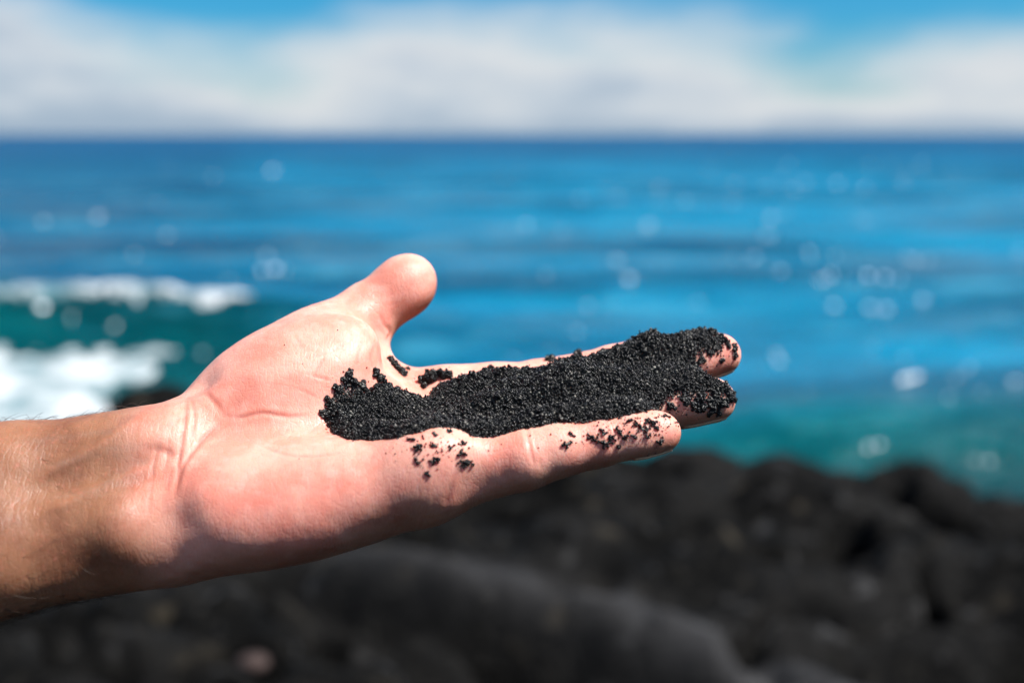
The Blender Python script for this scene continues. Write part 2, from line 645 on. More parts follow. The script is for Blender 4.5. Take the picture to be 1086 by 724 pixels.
for pl, wv in [([(5, 505), (60, 492), (110, 478), (150, 474), (178, 468)], 1.5), ([(110, 478), (140, 488), (165, 492)], 1.3), ([(20, 470), (80, 462), (130, 455)], 1.4),
               ([(40, 530), (95, 520), (130, 500), (152, 476)], 1.4), ([(198, 440), (185, 448), (170, 452)], 1.1)]:
    q = resample(pl, 12)
    cs = [skin_at(*k)[0] for k in q]
    cs = np.array([k for k in cs if k is not None])
    dv, tv = poly_dist(VW, cs)
    vein = np.maximum(vein, np.exp(-(dv / wv) ** 2) * np.clip(np.minimum(tv, 1 - tv) * 5, 0, 1))
attr(arm, "vein", vein * (.55 + .6 * fbm(V / 5, 2, 33)))

# --- fingernails (on the far side, only their edges show past the tips)
m_nail, nt, b, out = new_mat("fingernail")
b.inputs['Base Color'].default_value = (.56, .34, .22, 1)
b.inputs['Roughness'].default_value = .42
b.inputs['Subsurface Weight'].default_value = .2
b.inputs['Subsurface Scale'].default_value = .002


def ray_skin(o, d):
    h = bvh.ray_cast(Vector(o), Vector(d), 60)
    return None if h[0] is None else np.array(h[0])


for name in ('thumb', 'index', 'middle', 'ring', 'little'):
    prims, pts = fingers[name]
    a, e = pts[-2], pts[-1]
    ax = (e - a) / np.linalg.norm(e - a)
    up = THN if name == 'thumb' else PN
    n = -(up - ax * (up @ ax)); n /= np.linalg.norm(n)
    sd = np.cross(ax, n)
    ln = np.linalg.norm(e - a)
    tip = dict(thumb=9.5, index=7.6, middle=7.8, ring=7.6, little=6.7)[name]
    rows = []
    for s in np.linspace(ln * .52 if name != 'thumb' else ln * .45, ln + tip * .35, 9):
        row = []
        for th in np.linspace(-R(58), R(58), 11):
            dr = math.cos(th) * n + math.sin(th) * sd
            o = a + ax * s
            h = ray_skin(W(o + dr * 25), W(-dr))
            row.append(h if h is not None and np.linalg.norm(h - W(o)) < 14 else W(o + dr * 6))
        rows.append(np.array(row))
    off = W(n)
    rows = [r_ + 0.28 * off for r_ in rows]
    stp = W(ax) * .7 - off * .12
    rows.append(rows[-1] + stp); rows.append(rows[-1] + stp * .9)
    g = np.array(rows)
    th_ = np.linspace(-1, 1, g.shape[1])
    g[-1] -= np.outer(th_ ** 2, W(ax)) * 1.4                # rounded free edge
    g[-2] -= np.outer(th_ ** 2, W(ax)) * .6
    nr, nc = g.shape[:2]
    top = g.reshape(-1, 3); bot = top - 0.45 * off
    idx = np.arange(nr * nc).reshape(nr, nc)
    qs = np.stack([idx[:-1, :-1], idx[:-1, 1:], idx[1:, 1:], idx[1:, :-1]], -1).reshape(-1, 4)
    bq = qs[:, ::-1] + nr * nc
    rim = []
    loop = list(idx[0]) + list(idx[1:, -1]) + list(idx[-1, -2::-1]) + list(idx[-2:0:-1, 0])
    for i in range(len(loop)):
        p_, q_ = loop[i], loop[(i + 1) % len(loop)]
        rim.append((q_, p_, p_ + nr * nc, q_ + nr * nc))
    mesh_from("fingernail", np.concatenate([top, bot]) / 1000 + ORI, np.concatenate([qs, bq, np.array(rim)]), m_nail, arm)

# --- fine hairs of the forearm
m_hair, nt, b, out = new_mat("arm_hair")
b.inputs['Base Color'].default_value = (.035, .018, .009, 1)
b.inputs['Roughness'].default_value = .4
hv, hf = [], []
cand = np.where((V[:, 0] > -185) & (V[:, 0] < -120))[0]
wgt = (np.clip(1 - palmar[cand], 0, 2) ** 2 + 6 * np.exp(-((NB[cand] @ np.array([0, .35, -.94]) + .05) / .25) ** 2)) * sstep(-118, -140, V[cand, 0]) + .01
pick = rng.choice(cand, 1300, p=wgt / wgt.sum(), replace=False)
for i in pick:
    p, n = VW[i], NW[i]
    t = np.array([-.5, 0, 0]) + rng.normal(0, .35, 3) + np.array([.9, 0, 0])
    t -= n * (t @ n); t /= np.linalg.norm(t)
    ln = rng.uniform(4, 9.5)
    side = np.cross(t, n)
    base = len(hv)
    for k in range(5):
        f = k / 4
        c = p + t * ln * f + n * (ln * (.42 * f - .30 * f * f)) + side * rng.normal(0, .12) * f
        rr = 0.058 * (1 - .8 * f) + .008
        for j in range(3):
            an = 2.094 * j
            hv.append(c + (n * math.cos(an) + side * math.sin(an)) * rr)
    for k in range(4):
        for j in range(3):
            j2 = (j + 1) % 3
            hf.append((base + k * 3 + j, base + k * 3 + j2, base + k * 3 + 3 + j2, base + k * 3 + 3 + j))
hair = mesh_from("arm_hair", np.array(hv) / 1000 + ORI, np.array(hf), m_hair, arm)
hair["kind"] = "stuff"

# ------------------------------------------------------------------ the black sand
def hits(pl):
    r = []
    for (px, py) in pl:
        c, _n = skin_at(px, py)
        if c is None:
            print('sand outline misses', px, py)
        else:
            r.append(c)
    return np.array(r)


def in_poly(x, y, poly):
    ins = np.zeros(x.shape, bool)
    j = len(poly) - 1
    for i in range(len(poly)):
        xi, yi, xj, yj = poly[i, 0], poly[i, 1], poly[j, 0], poly[j, 1]
        c = ((yi > y) != (yj > y)) & (x < (xj - xi) * (y - yi) / (yj - yi + 1e-12) + xi)
        ins ^= c
        j = i
    return ins


def poly_edge_dist(x, y, poly):
    p = np.stack([x, y], -1)
    d = np.full(x.shape, 1e9)
    for i in range(len(poly)):
        a, c = poly[i - 1, :2], poly[i, :2]
        ba = c - a
        t = np.clip(((p - a) @ ba) / (ba @ ba + 1e-9), 0, 1)
        d = np.minimum(d, np.linalg.norm(p - a - t[..., None] * ba, axis=-1))
    return d


def blur(A, r):
    k = np.exp(-0.5 * (np.arange(-2 * r, 2 * r + 1) / r) ** 2); k /= k.sum()
    for ax in (0, 1):
        A = np.apply_along_axis(lambda v: np.convolve(np.pad(v, 2 * r, mode='edge'), k, 'valid'), ax, A)
    return A


# outline of the heap on the skin: along the near side from the palm to the tips, back along the index finger
OUTLINE = [(341, 441), (347, 452), (356, 461), (370, 466), (395, 467), (420, 465), (440, 460), (458, 455), (486, 455), (497, 462), (520, 464),
           (563, 454), (621, 449), (660, 442), (684, 437), (706, 430), (718, 424), (734, 430), (752, 437), (768, 431), (779, 420),
           (752, 402), (742, 392), (752, 380), (768, 372), (766, 363), (745, 357), (715, 359), (690, 362), (660, 371),
           (630, 380), (580, 391), (540, 397), (500, 402), (478, 407), (462, 413), (452, 424), (440, 421), (430, 416), (418, 413),
           (404, 407), (396, 410), (389, 414), (380, 409), (371, 401), (366, 398), (362, 405), (352, 418), (345, 431)]
poly = hits(OUTLINE)
poly_rs = np.concatenate([resample(np.vstack([poly, poly[:1]]), 260)[:-1]])
STEP = 0.39
x0, y0 = poly[:, 0].min() - 6, poly[:, 1].min() - 6
x1, y1 = poly[:, 0].max() + 6, poly[:, 1].max() + 6
xs = np.arange(x0, x1, STEP); ys = np.arange(y0, y1, STEP)
XX, YY = np.meshgrid(xs, ys, indexing='ij')
ZB = np.full(XX.shape, np.nan)
DN = Vector((0, 0, -1))
zt = VW[:, 2][(V[:, 0] > -90)].max() + 5
for i in range(len(xs)):
    for j in range(len(ys)):
        h = bvh.ray_cast(Vector((xs[i], ys[j], zt)), DN, 300)
        if h[0] is not None:
            ZB[i, j] = h[0].z
ok = ~np.isnan(ZB)
low = np.nanmin(poly[:, 2]) - 14
gap = ~ok
Z0 = np.where(ok, ZB, 0.0)
zf = blur(Z0, 9) / np.maximum(blur(ok.astype(float), 9), 1e-3)
ZS = np.where(ok, ZB, zf - 2.0)
pj = poly_rs[:, :2].copy()
ins = in_poly(XX, YY, pj)
dist = poly_edge_dist(XX, YY, pj)
pp = np.stack([XX, YY, np.zeros_like(XX)], -1)
dist = dist + .9 * fbm(pp / 3.2, 3, 31)                  # ragged edge
ins = ins & (dist > 0.1) & (ZS > low)
zmean = blur(ZS, 12)
along = (XX - poly[:, 0].min()) / (poly[:, 0].max() - poly[:, 0].min())
hmax = np.interp(along, [0, .12, .25, .33, .45, .60, .75, .88, .95, 1.0], [3.6, 4.8, 4.2, 4.2, 6.6, 7.8, 5.8, 4.6, 3.9, 2.6])
prof = 1 - np.exp(-np.clip(dist, 0, None) / 3.2)
lump = 0.80 + 0.42 * fbm(pp / 7.5, 3, 41) + 0.20 * fbm(pp / 2.2, 2, 47)
fill = np.maximum(0, zmean - ZS) * np.clip(dist / 4, 0, 1) * .8
HT = fill + hmax * prof * np.clip(lump, .25, 1.6) + np.clip(dist, 0, 1) * 1.15 * fbm(pp / 1.25, 2, 53)
ZT = ZS + np.where(ins, HT, 0)

G, GR = [], []                                            # grain centres, radii


def put(p, r):
    G.append(p); GR.append(r)


ii = np.argwhere(ins)
for (i, j) in ii:
    zt_, zs_ = ZT[i, j], ZS[i, j]
    d = dist[i, j]
    depth = min(zt_ - zs_, 1.7 if d > 2.5 else 30)
    z = zt_
    while z > zt_ - depth - .1:
        r = float(np.clip(rng.lognormal(-1.16, .32), .16, .62))
        q = rng.normal(0, .2, 3)
        put((XX[i, j] + q[0], YY[i, j] + q[1], z + q[2] * (1.3 if z == zt_ else .6)), r)
        z -= .62
# clods standing on the heap, as damp sand breaks
for (i, j) in ii[rng.choice(len(ii), 260)]:
    if dist[i, j] < .4:
        continue
    c = np.array([XX[i, j], YY[i, j], ZT[i, j]])
    s_ = rng.uniform(.5, 1.35) * (.7 if along[i, j] < .25 else 1)
    for _ in range(int(10 + 26 * s_ * s_)):
        q = rng.normal(size=3); q *= rng.uniform(.3, 1) ** .5 / np.linalg.norm(q)
        put(tuple(c + q * (s_, s_, s_ * .8) * (1 + .25 * rng.normal())), float(rng.uniform(.2, .46)))
# crumbs: little knots of grains standing on the heap
for (i, j) in ii[rng.choice(len(ii), 900)]:
    k = rng.integers(3, 9)
    c = np.array([XX[i, j], YY[i, j], ZT[i, j] + .25])
    sp = rng.uniform(.35, .75)
    for _ in range(k):
        put(tuple(c + rng.normal(0, sp, 3) * (1, 1, .8)), float(rng.uniform(.24, .5)))


def clod(px, py, size, hgt, dens=1.0):
    """a clinging lump of grains on the skin, ragged like damp sand"""
    c, nn = skin_at(px, py)
    if c is None:
        return
    t1 = np.cross(nn, (0, 0, 1.0)); t1 /= np.linalg.norm(t1); t2 = np.cross(nn, t1)
    subs = [(0.0, 0.0, size * .62, hgt)]
    for _ in range(7):
        a = rng.uniform(0, 6.283); q = size * rng.uniform(.45, 1.05)
        subs.append((q * math.cos(a), q * math.sin(a), size * rng.uniform(.2, .46), hgt * rng.uniform(.4, .95)))
    for (u, v, r_, h_) in subs:
        m = int(dens * (8 + 20 * r_ * r_ * (1 + h_)))
        base = c + t1 * u + t2 * v
        h = bvh.find_nearest(Vector(base)); b0, bn = np.array(h[0]), np.array(h[1])
        for _ in range(m):
            q = rng.normal(size=3); q *= rng.uniform(.35, 1) ** .5 / np.linalg.norm(q)
            p = b0 + (t1 * q[0] + t2 * q[1]) * r_ + bn * abs(q[2]) * h_
            h2 = bvh.find_nearest(Vector(p)); sk, sn = np.array(h2[0]), np.array(h2[1])
            r = float(rng.uniform(.24, .5))
            if (p - sk) @ sn < r * .4:
                p = sk + sn * r * .4
            put(tuple(p), r)


def crumb(px, py, size, hgt):
    """a small ragged crumb: a short wandering chain of grains on the skin"""
    c, nn = skin_at(px, py)
    if c is None:
        return
    t1 = np.cross(nn, (0, 0, 1.0)); t1 /= np.linalg.norm(t1); t2 = np.cross(nn, t1)
    for _ in range(int(2 + 3 * size)):
        a = rng.uniform(0, 6.283); u = v = 0.0
        for k in range(int(2 + 4 * size * rng.uniform(.5, 1.2))):
            a += rng.normal(0, .7)
            u += .42 * math.cos(a); v += .30 * math.sin(a)
            lift = max(0.0, hgt * (1 - k / 6) * rng.uniform(.2, 1.0))
            for g in range(2):
                p = c + t1 * (u + rng.normal(0, .15)) + t2 * (v + rng.normal(0, .15))
                h = bvh.find_nearest(Vector(p)); sk, sn = np.array(h[0]), np.array(h[1])
                r = float(np.clip(rng.lognormal(-1.2, .35), .14, .5))
                put(tuple(sk + sn * (r * .5 + lift * g)), r)


# prongs of the heap in the palm, lumps by the thumb web, the cap of the middle fingertip, clods on the ring fingertip
for c in [(371, 395, 1.5, 1.5), (367, 403, 1.9, 1.6), (375, 404, 1.9, 1.6), (384, 410, 2.0, 1.5), (358, 414, 1.9, 1.4), (350, 426, 1.9, 1.4), (344, 440, 1.6, 1.2),
          (398, 396, 1.7, 1.7), (404, 401, 2.0, 1.8), (410, 410, 2.2, 1.7), (420, 414, 2.0, 1.5), (414, 381, 1.3, 1.6), (418, 386, 1.5, 1.7), (423, 392, 1.7, 1.6), (428, 396, 1.4, 1.3), (433, 391, .6, .6),
          (452, 403, 2.2, 3.0), (459, 399, 2.4, 3.2), (467, 398, 2.2, 3.0), (474, 398, 2.0, 2.4), (449, 409, 1.5, 1.8), (436, 421, 1.6, 1.2),
          (520, 391, 1.8, 1.6), (585, 381, 2.0, 1.8), (612, 376, 2.0, 2.0), (640, 374, 1.8, 1.6), (668, 364, 2.2, 1.8), (690, 357, 2.2, 1.8),
          (706, 361, 2.4, 2.0), (718, 359, 2.6, 2.2), (730, 356, 2.8, 2.4), (742, 354, 2.8, 2.6), (754, 354, 2.5, 2.4), (763, 358, 1.6, 1.8), (735, 366, 2.2, 1.4), (716, 370, 2.6, 1.6),
          (768, 361, 1.6, 1.8), (779, 369, 1.3, 1.3), (780, 377, 1.1, 1.0), (772, 366, 1.0, 1.0), (758, 368, 1.3, .9), (752, 373, 1.1, .8), (766, 382, .8, .7), (744, 381, 1.6, 1.0),
          (774, 405, 2.2, 2.0), (779, 413, 2.0, 1.7), (775, 422, 2.2, 1.6), (766, 428, 2.2, 1.5), (756, 431, 2.1, 1.4), (745, 433, 1.8, 1.2), (735, 429, 1.6, 1.0),
          (770, 413, 2.4, 1.8), (758, 420, 2.4, 1.6), (744, 423, 2.2, 1.4), (726, 424, 1.8, 1.1), (762, 438, 1.0, .7), (752, 439, .8, .6), (712, 430, 1.6, 1.0)]:
    clod(*c)
# flecks on the little finger and on the cushion at its root
for (px, py, sz, h_) in [(435, 467, .55, .4), (446, 475, .85, .8), (444, 472, .5, .6), (459, 474, .6, .4), (460, 487, .75, .5), (457, 491, .4, .4),
          (490, 481, .8, .8), (493, 492, 1.15, .9), (499, 491, .6, .5), (443, 489, .4, .2), (474, 457, .5, .3), (490, 471, .6, .4), (462, 460, .55, .3),
          (454, 502, .45, .2), (480, 474, .5, .2), (602, 471, .75, .6), (606, 461, .45, .3), (629, 464, .9, .6), (643, 471, 1.1, .8), (648, 466, .8, .6), (637, 468, .6, .4),
          (655, 456, .95, .6), (661, 462, .95, .8), (676, 451, .9, .5), (690, 448, 1.15, .8), (697, 452, .7, .5), (683, 455, .6, .4),
          (700, 469, .8, .6), (688, 462, .5, .3), (666, 446, .5, .4), (640, 458, .5, .3), (707, 441, .5, .3), (655, 472, .5, .3), (672, 463, .4, .3)]:
    crumb(px, py, sz, h_)


def strew(cx, cy, sx, sy, n):
    for _ in range(n):
        c, nn = skin_at(cx + rng.normal(0, sx), cy + rng.normal(0, sy))
        if c is not None:
            r = float(np.clip(rng.lognormal(-1.6, .4), .09, .42))
            put(tuple(c + nn * r * .5), r)


strew(462, 475, 20, 11, 130)
strew(665, 457, 26, 10, 200)
strew(690, 450, 14, 8, 90)
strew(590, 470, 30, 10, 16)
strew(740, 375, 24, 10, 70)
strew(720, 435, 22, 8, 40)
strew(370, 400, 40, 22, 22)
strew(445, 398, 12, 8, 24)
strew(405, 470, 40, 8, 12)
strew(680, 358, 25, 5, 40)

G = np.array(G); GR = np.array(GR)
print('grains', len(G))
# one faceted grain, many times over, each with its own squash, turn and size
t_ = (1 + 5 ** .5) / 2
ico = np.array([(-1, t_, 0), (1, t_, 0), (-1, -t_, 0), (1, -t_, 0), (0, -1, t_), (0, 1, t_), (0, -1, -t_), (0, 1, -t_),
                (t_, 0, -1), (t_, 0, 1), (-t_, 0, -1), (-t_, 0, 1)]) / math.sqrt(1 + t_ * t_)
icf = np.array([(0, 11, 5), (0, 5, 1), (0, 1, 7), (0, 7, 10), (0, 10, 11), (1, 5, 9), (5, 11, 4), (11, 10, 2), (10, 7, 6), (7, 1, 8),
                (3, 9, 4), (3, 4, 2), (3, 2, 6), (3, 6, 8), (3, 8, 9), (4, 9, 5), (2, 4, 11), (6, 2, 10), (8, 6, 7), (9, 8, 1)])
n = len(G)
qv = rng.normal(size=(n, 4)); qv /= np.linalg.norm(qv, axis=1, keepdims=True)
w_, a_, b_, c_ = qv.T
RM = np.stack([1 - 2 * (b_ * b_ + c_ * c_), 2 * (a_ * b_ - c_ * w_), 2 * (a_ * c_ + b_ * w_),
               2 * (a_ * b_ + c_ * w_), 1 - 2 * (a_ * a_ + c_ * c_), 2 * (b_ * c_ - a_ * w_),
               2 * (a_ * c_ - b_ * w_), 2 * (b_ * c_ + a_ * w_), 1 - 2 * (a_ * a_ + b_ * b_)], 1).reshape(n, 3, 3)
sq = rng.uniform(.75, 1.25, (n, 1, 3))
vv = ico[None] * sq * (1 + rng.uniform(-.16, .16, (n, 12, 1)))
vv = np.einsum('nvi,nij->nvj', vv, RM) * GR[:, None, None] + G[:, None, :]
ff = (icf[None] + 12 * np.arange(n)[:, None, None]).reshape(-1, 3)

m_sand, nt, b, out = new_mat("black_sand")
L = nt.links
av = nd(nt, "ShaderNodeAttribute", attribute_name="tint").outputs['Fac']
L.new(ramp(nt, av, [(0, (.0008, .0008, .001)), (.5, (.0018, .0018, .0022)), (.82, (.0034, .0034, .0040)), (.92, (.014, .0135, .0125)), (1, (.17, .16, .14))]), b.inputs['Base Color'])
L.new(maprange(nt, av, 0, 1, .17, .36), b.inputs['Roughness'])
b.inputs['IOR'].default_value = 1.5
b.inputs['Specular IOR Level'].default_value = .3
sand = mesh_from("black_sand", vv.reshape(-1, 3) / 1000 + ORI, ff, m_sand, smooth=False)
attr(sand, "tint", np.repeat(rng.uniform(0, 1, n), 12))
tag(sand, "crumbly black volcanic sand heaped along the open palm and fingers", "sand", kind="stuff")

# ------------------------------------------------------------------ the sea
SUN_AZ, SUN_EL = R(105), R(56)               # to the right of the view, a touch behind it


def sea_z(x, y):
    z = np.zeros_like(x)
    fade = 1 / (1 + (y / 220.0) ** 2)
    r2 = np.random.default_rng(3)
    for i in range(22):
        lam = 0.7 * 1.22 ** i
        th = r2.normal(-.15, .45)
        kx, ky = math.sin(th) * 2 * math.pi / lam, math.cos(th) * 2 * math.pi / lam
        ph = r2.uniform(0, 6.28)
        amp = 0.0085 * lam ** .95 if lam < 9 else 0.0045 * lam ** .9
        q = kx * x + ky * y + ph + 1.4 * np.sin(.13 * x + .09 * y + i)
        z += amp * (.363 - np.abs(np.sin(q / 2))) * 1.6 * fade / (1 + (y / (lam * 40)) ** 2)
    z -= z.mean() * 0
    # the breaker at the left
    yc = 18.1 + .010 * (x + 6) ** 2 + .35 * np.sin(.8 * x)
    A = .66 * sstep(4.5, -4.5, x) + .06
    u = y - yc
    z = z + A * np.where(u < 0, np.exp(-(u / .62) ** 2), np.exp(-(u / 2.3) ** 2))
    # the swell rising at the right
    yc2 = 12.9 - .08 * (x - 3) + .18 * np.sin(.9 * x + 1)
    A2 = .54 * sstep(-.6, 3.6, x)
    u = y - yc2
    z = z + A2 * np.where(u < 0, np.exp(-(u / 1.35) ** 2), np.exp(-(u / 2.6) ** 2))
    # more lines of swell farther out
    for (c0, am, wd_) in ((27, .20, 2.0), (37, .28, 2.4), (52, .32, 3.2), (75, .38, 5)):
        ycn = c0 + 1.4 * np.sin(.07 * x + c0) + .03 * x
        z = z + am * np.exp(-((y - ycn) / wd_) ** 2) * (.45 + .55 * np.sin(.11 * x + 1.7 * c0))
    return z


ny, nx = 560, 420
yy = 7.2 * (26000 / 7.2) ** (np.linspace(0, 1, ny) ** 1.35)
ss = np.linspace(-1, 1, nx); ss = np.sign(ss) * np.abs(ss) ** 1.6
SX = (ss[None] * (yy[:, None] * 1.5 + 22)); SY = np.repeat(yy[:, None], nx, 1)
SZ = sea_z(SX, SY)
idx = np.arange(ny * nx).reshape(ny, nx)
sq_ = np.stack([idx[:-1, :-1], idx[:-1, 1:], idx[1:, 1:], idx[1:, :-1]], -1).reshape(-1, 4)

m_sea, nt, b, out = new_mat("sea_water")
L = nt.links
geo = nd(nt, "ShaderNodeNewGeometry")
pos = geo.outputs['Position']
sep = nd(nt, "ShaderNodeSeparateXYZ", {0: pos})
far = maprange(nt, mth(nt, 'ADD', sep.outputs[1], mth(nt, 'MINIMUM', mth(nt, 'SUBTRACT', sep.outputs[0], 1.5), 0.0)), 11.0, 14.6)
st = nd(nt, "ShaderNodeMapping", {'Vector': pos, 'Scale': (.035, .16, .1)}).outputs[0]
patch = nd(nt, "ShaderNodeTexNoise", {'Vector': st, 'Scale': 1.0, 'Detail': 6.0, 'Roughness': .65}).outputs['Fac']
deep = mixc(nt, maprange(nt, patch, .34, .64), (.0001, .034, .074), (.0006, .144, .262))
# darker blue towards the left, and deep water far out
left_dark = maprange(nt, mth(nt, 'ADD', sep.outputs[0], mth(nt, 'MULTIPLY', sep.outputs[1], .24)), -5.0, 5.0, .62, 0)
deep = mixc(nt, left_dark, deep, (.0003, .028, .070))
deep = mixc(nt, maprange(nt, sep.outputs[1], 60, 260, 0, .85), deep, (.0002, .040, .105))
shal = mixc(nt, maprange(nt, patch, .36, .64), (.0002, .030, .040), (.0005, .095, .102))
shal = mixc(nt, maprange(nt, sep.outputs[1], 9.5, 12.4, .88, 0), shal, (.0002, .013, .021))
wc = mixc(nt, far, shal, deep)
# pale patches: sky reflection and sun glitter painted into the water colour
glitter = nd(nt, "ShaderNodeTexNoise", {'Vector': nd(nt, "ShaderNodeMapping", {'Vector': pos, 'Scale': (.11, .30, .1), 'Rotation': (0, 0, R(7))}).outputs[0], 'Scale': 1.0, 'Detail': 7.0, 'Roughness': .7}).outputs['Fac']
glitter_f = mth(nt, 'MULTIPLY', maprange(nt, glitter, .52, .70), maprange(nt, sep.outputs[1], 13, 17, 0, .7))
glitter_f = mth(nt, 'MULTIPLY', glitter_f, maprange(nt, sep.outputs[1], 60, 140, 1, .3))
wc = mixc(nt, glitter_f, wc, (.045, .24, .34))
L.new(wc, b.inputs['Base Color'])
L.new(maprange(nt, sep.outputs[1], 20, 120, .16, .34), b.inputs['Roughness'])
b.inputs['IOR'].default_value = 1.333
L.new(maprange(nt, sep.outputs[1], 20, 90, .10, .05), b.inputs['Specular IOR Level'])
w1 = nd(nt, "ShaderNodeTexNoise", {'Vector': nd(nt, "ShaderNodeMapping", {'Vector': pos, 'Scale': (1.0, 2.1, 1)}).outputs[0], 'Scale': 1.1, 'Detail': 6.0, 'Roughness': .62}).outputs['Fac']
w2 = nd(nt, "ShaderNodeTexNoise", {'Vector': nd(nt, "ShaderNodeMapping", {'Vector': pos, 'Scale': (.10, .24, 1)}).outputs[0], 'Scale': 1.0, 'Detail': 5.0, 'Roughness': .6}).outputs['Fac']
hh = mth(nt, 'ADD', mth(nt, 'MULTIPLY', w1, .30), mth(nt, 'MULTIPLY', w2, 1.6))
bp = nd(nt, "ShaderNodeBump", {'Height': hh, 'Strength': .9, 'Distance': 1.0})
L.new(bp.outputs[0], b.inputs['Normal'])
sea = mesh_from("sea_water", np.stack([SX, SY, SZ], -1).reshape(-1, 3), sq_, m_sea)
tag(sea, "deep blue ocean with teal swells reaching to the horizon", kind="structure")

# ------------------------------------------------------------------ foam: the wash in front of the breaker, its crest, and flecks, some of them painted sun glints
m_foam, nt, b, out = new_mat("sea_foam")
L = nt.links
tcf = nd(nt, "ShaderNodeNewGeometry").outputs['Position']
nf = nd(nt, "ShaderNodeTexNoise", {'Vector': tcf, 'Scale': 1.1, 'Detail': 7.0, 'Roughness': .68}).outputs['Fac']
L.new(ramp(nt, nf, [(.34, (.05, .13, .155)), (.46, (.20, .25, .265)), (.62, (.50, .52, .53))]), b.inputs['Base Color'])
b.inputs['Roughness'].default_value = .85
bp = nd(nt, "ShaderNodeBump", {'Height': nf, 'Strength': .8, 'Distance': .25})
L.new(bp.outputs[0], b.inputs['Normal'])


def foam_sheet(x0, x1, y0, y1, h, mask_fn, thick):
    xs = np.arange(x0, x1, h); ys = np.arange(y0, y1, h)
    X, Y = np.meshgrid(xs, ys, indexing='ij')
    M = mask_fn(X, Y)
    p = np.stack([X, Y, np.zeros_like(X)], -1)
    Z = sea_z(X, Y) - .05 + np.clip(M, 0, 1) ** .5 * (.055 + thick * (.55 + .9 * fbm(p / .9, 4, 61)))
    idx = np.arange(X.size).reshape(X.shape)
    q = np.stack([idx[:-1, :-1], idx[1:, :-1], idx[1:, 1:], idx[:-1, 1:]], -1).reshape(-1, 4)
    keep = (M.ravel()[q] > 0).all(1)
    q = q[keep]
    u, inv = np.unique(q, return_inverse=True)
    return np.stack([X, Y, Z], -1).reshape(-1, 3)[u], inv.reshape(-1, 4)


def m_wash(X, Y):
    p = np.stack([X, Y, np.zeros_like(X)], -1)
    n1 = fbm(p / (2.6, 1.3, 1), 4, 71)
    edge = -2.45 - .40 * (Y - 10)                       # right-hand limit of the wash
    return np.minimum((edge - X) * .7, (17.2 - Y) * .9) + .9 * n1 + .9 * fbm(p / .26, 3, 75)


def m_crest(X, Y):
    p = np.stack([X, Y, np.zeros_like(X)], -1)
    yc = 18.1 + .010 * (X + 6) ** 2 + .35 * np.sin(.8 * X)
    u = Y - yc
    lo = -.34 + .12 * fbm(p / (.8, 9, 1), 3, 81)
    return np.minimum((u - lo) * 3.0, (.40 - u) * 1.8) * 1.0 + .40 * fbm(p / .6, 4, 85) + .5 * fbm(p / 1.7, 2, 88) + .8 * fbm(p / .2, 3, 89) - .22 - 1.5 * sstep(-5.6, -2.4, X)


fv, fq, off = [], [], 0
sheets = [foam_sheet(-15, -.5, 8.5, 18.0, .07, m_wash, .12), foam_sheet(-15, -2.2, 16.5, 20.6, .06, m_crest, .10)]
for v_, q_ in sheets:
    fv.append(v_); fq.append(q_ + off); off += len(v_)


def fleck(x, y, rx, ry, hgt, seed):
    """a small lump of white water, also used as a painted sun glint"""
    n_, m_ = 7, 12
    ang = np.linspace(0, 2 * np.pi, m_, endpoint=False)
    v_ = []
    for i in range(n_):
        f = 1 - i / (n_ - 1)
        for k, a in enumerate(ang):
            w = 1 + .45 * (vnoise(np.array([[math.cos(a) * 1.3 + seed, math.sin(a) * 1.3, f * 2.0]]), seed)[0] - .5)
            v_.append((x + rx * f * w * math.cos(a), y + ry * f * w * math.sin(a), hgt * math.sqrt(max(0, 1 - f * f)) * (.7 + .6 * w / 1.2)))
    v_ = np.array(v_)
    v_[:, 2] += sea_z(v_[:, 0], v_[:, 1]) - .03
    g = np.arange(n_ * m_).reshape(n_, m_)
    q_ = np.stack([g[:-1], np.roll(g[:-1], -1, 1), np.roll(g[1:], -1, 1), g[1:]], -1).reshape(-1, 4)
    return v_, q_


def sea_spot(px, py, z=0.0):
    an = math.atan((py - 362) / FPX) + PITCH
    y = (CAM_H - z) / math.tan(an)
    return (px - 543) / FPX * y * (1 / math.cos(an)) * math.cos(math.atan((py - 362) / FPX)), y


r3 = np.random.default_rng(12)
FL = [(290, 262, .38, .55), (283, 250, .2, .3), (245, 268, .2, .3), (958, 382, .15, .10), (975, 374, .10, .07), (1003, 404, .09, .06), (985, 372, .08, .06),  # white caps and foam; those on the right-hand swell are sun glints painted white
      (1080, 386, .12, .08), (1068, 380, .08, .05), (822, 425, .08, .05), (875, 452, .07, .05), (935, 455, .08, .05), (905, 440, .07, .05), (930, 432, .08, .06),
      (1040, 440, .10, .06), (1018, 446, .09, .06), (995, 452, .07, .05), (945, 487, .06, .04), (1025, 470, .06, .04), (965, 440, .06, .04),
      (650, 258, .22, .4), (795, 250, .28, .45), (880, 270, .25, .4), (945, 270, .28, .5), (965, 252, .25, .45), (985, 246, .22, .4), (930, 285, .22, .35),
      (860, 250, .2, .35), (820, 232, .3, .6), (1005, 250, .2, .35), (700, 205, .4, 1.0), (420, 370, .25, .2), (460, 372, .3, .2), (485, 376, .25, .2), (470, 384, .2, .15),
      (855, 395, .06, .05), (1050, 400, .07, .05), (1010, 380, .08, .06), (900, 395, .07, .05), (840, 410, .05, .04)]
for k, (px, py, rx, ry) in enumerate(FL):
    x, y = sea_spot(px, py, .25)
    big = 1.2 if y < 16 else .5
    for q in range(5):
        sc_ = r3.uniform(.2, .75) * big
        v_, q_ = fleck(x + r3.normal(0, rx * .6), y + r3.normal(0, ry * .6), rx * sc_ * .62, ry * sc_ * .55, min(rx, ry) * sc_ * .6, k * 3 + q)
        fv.append(v_); fq.append(q_ + off); off += len(v_)
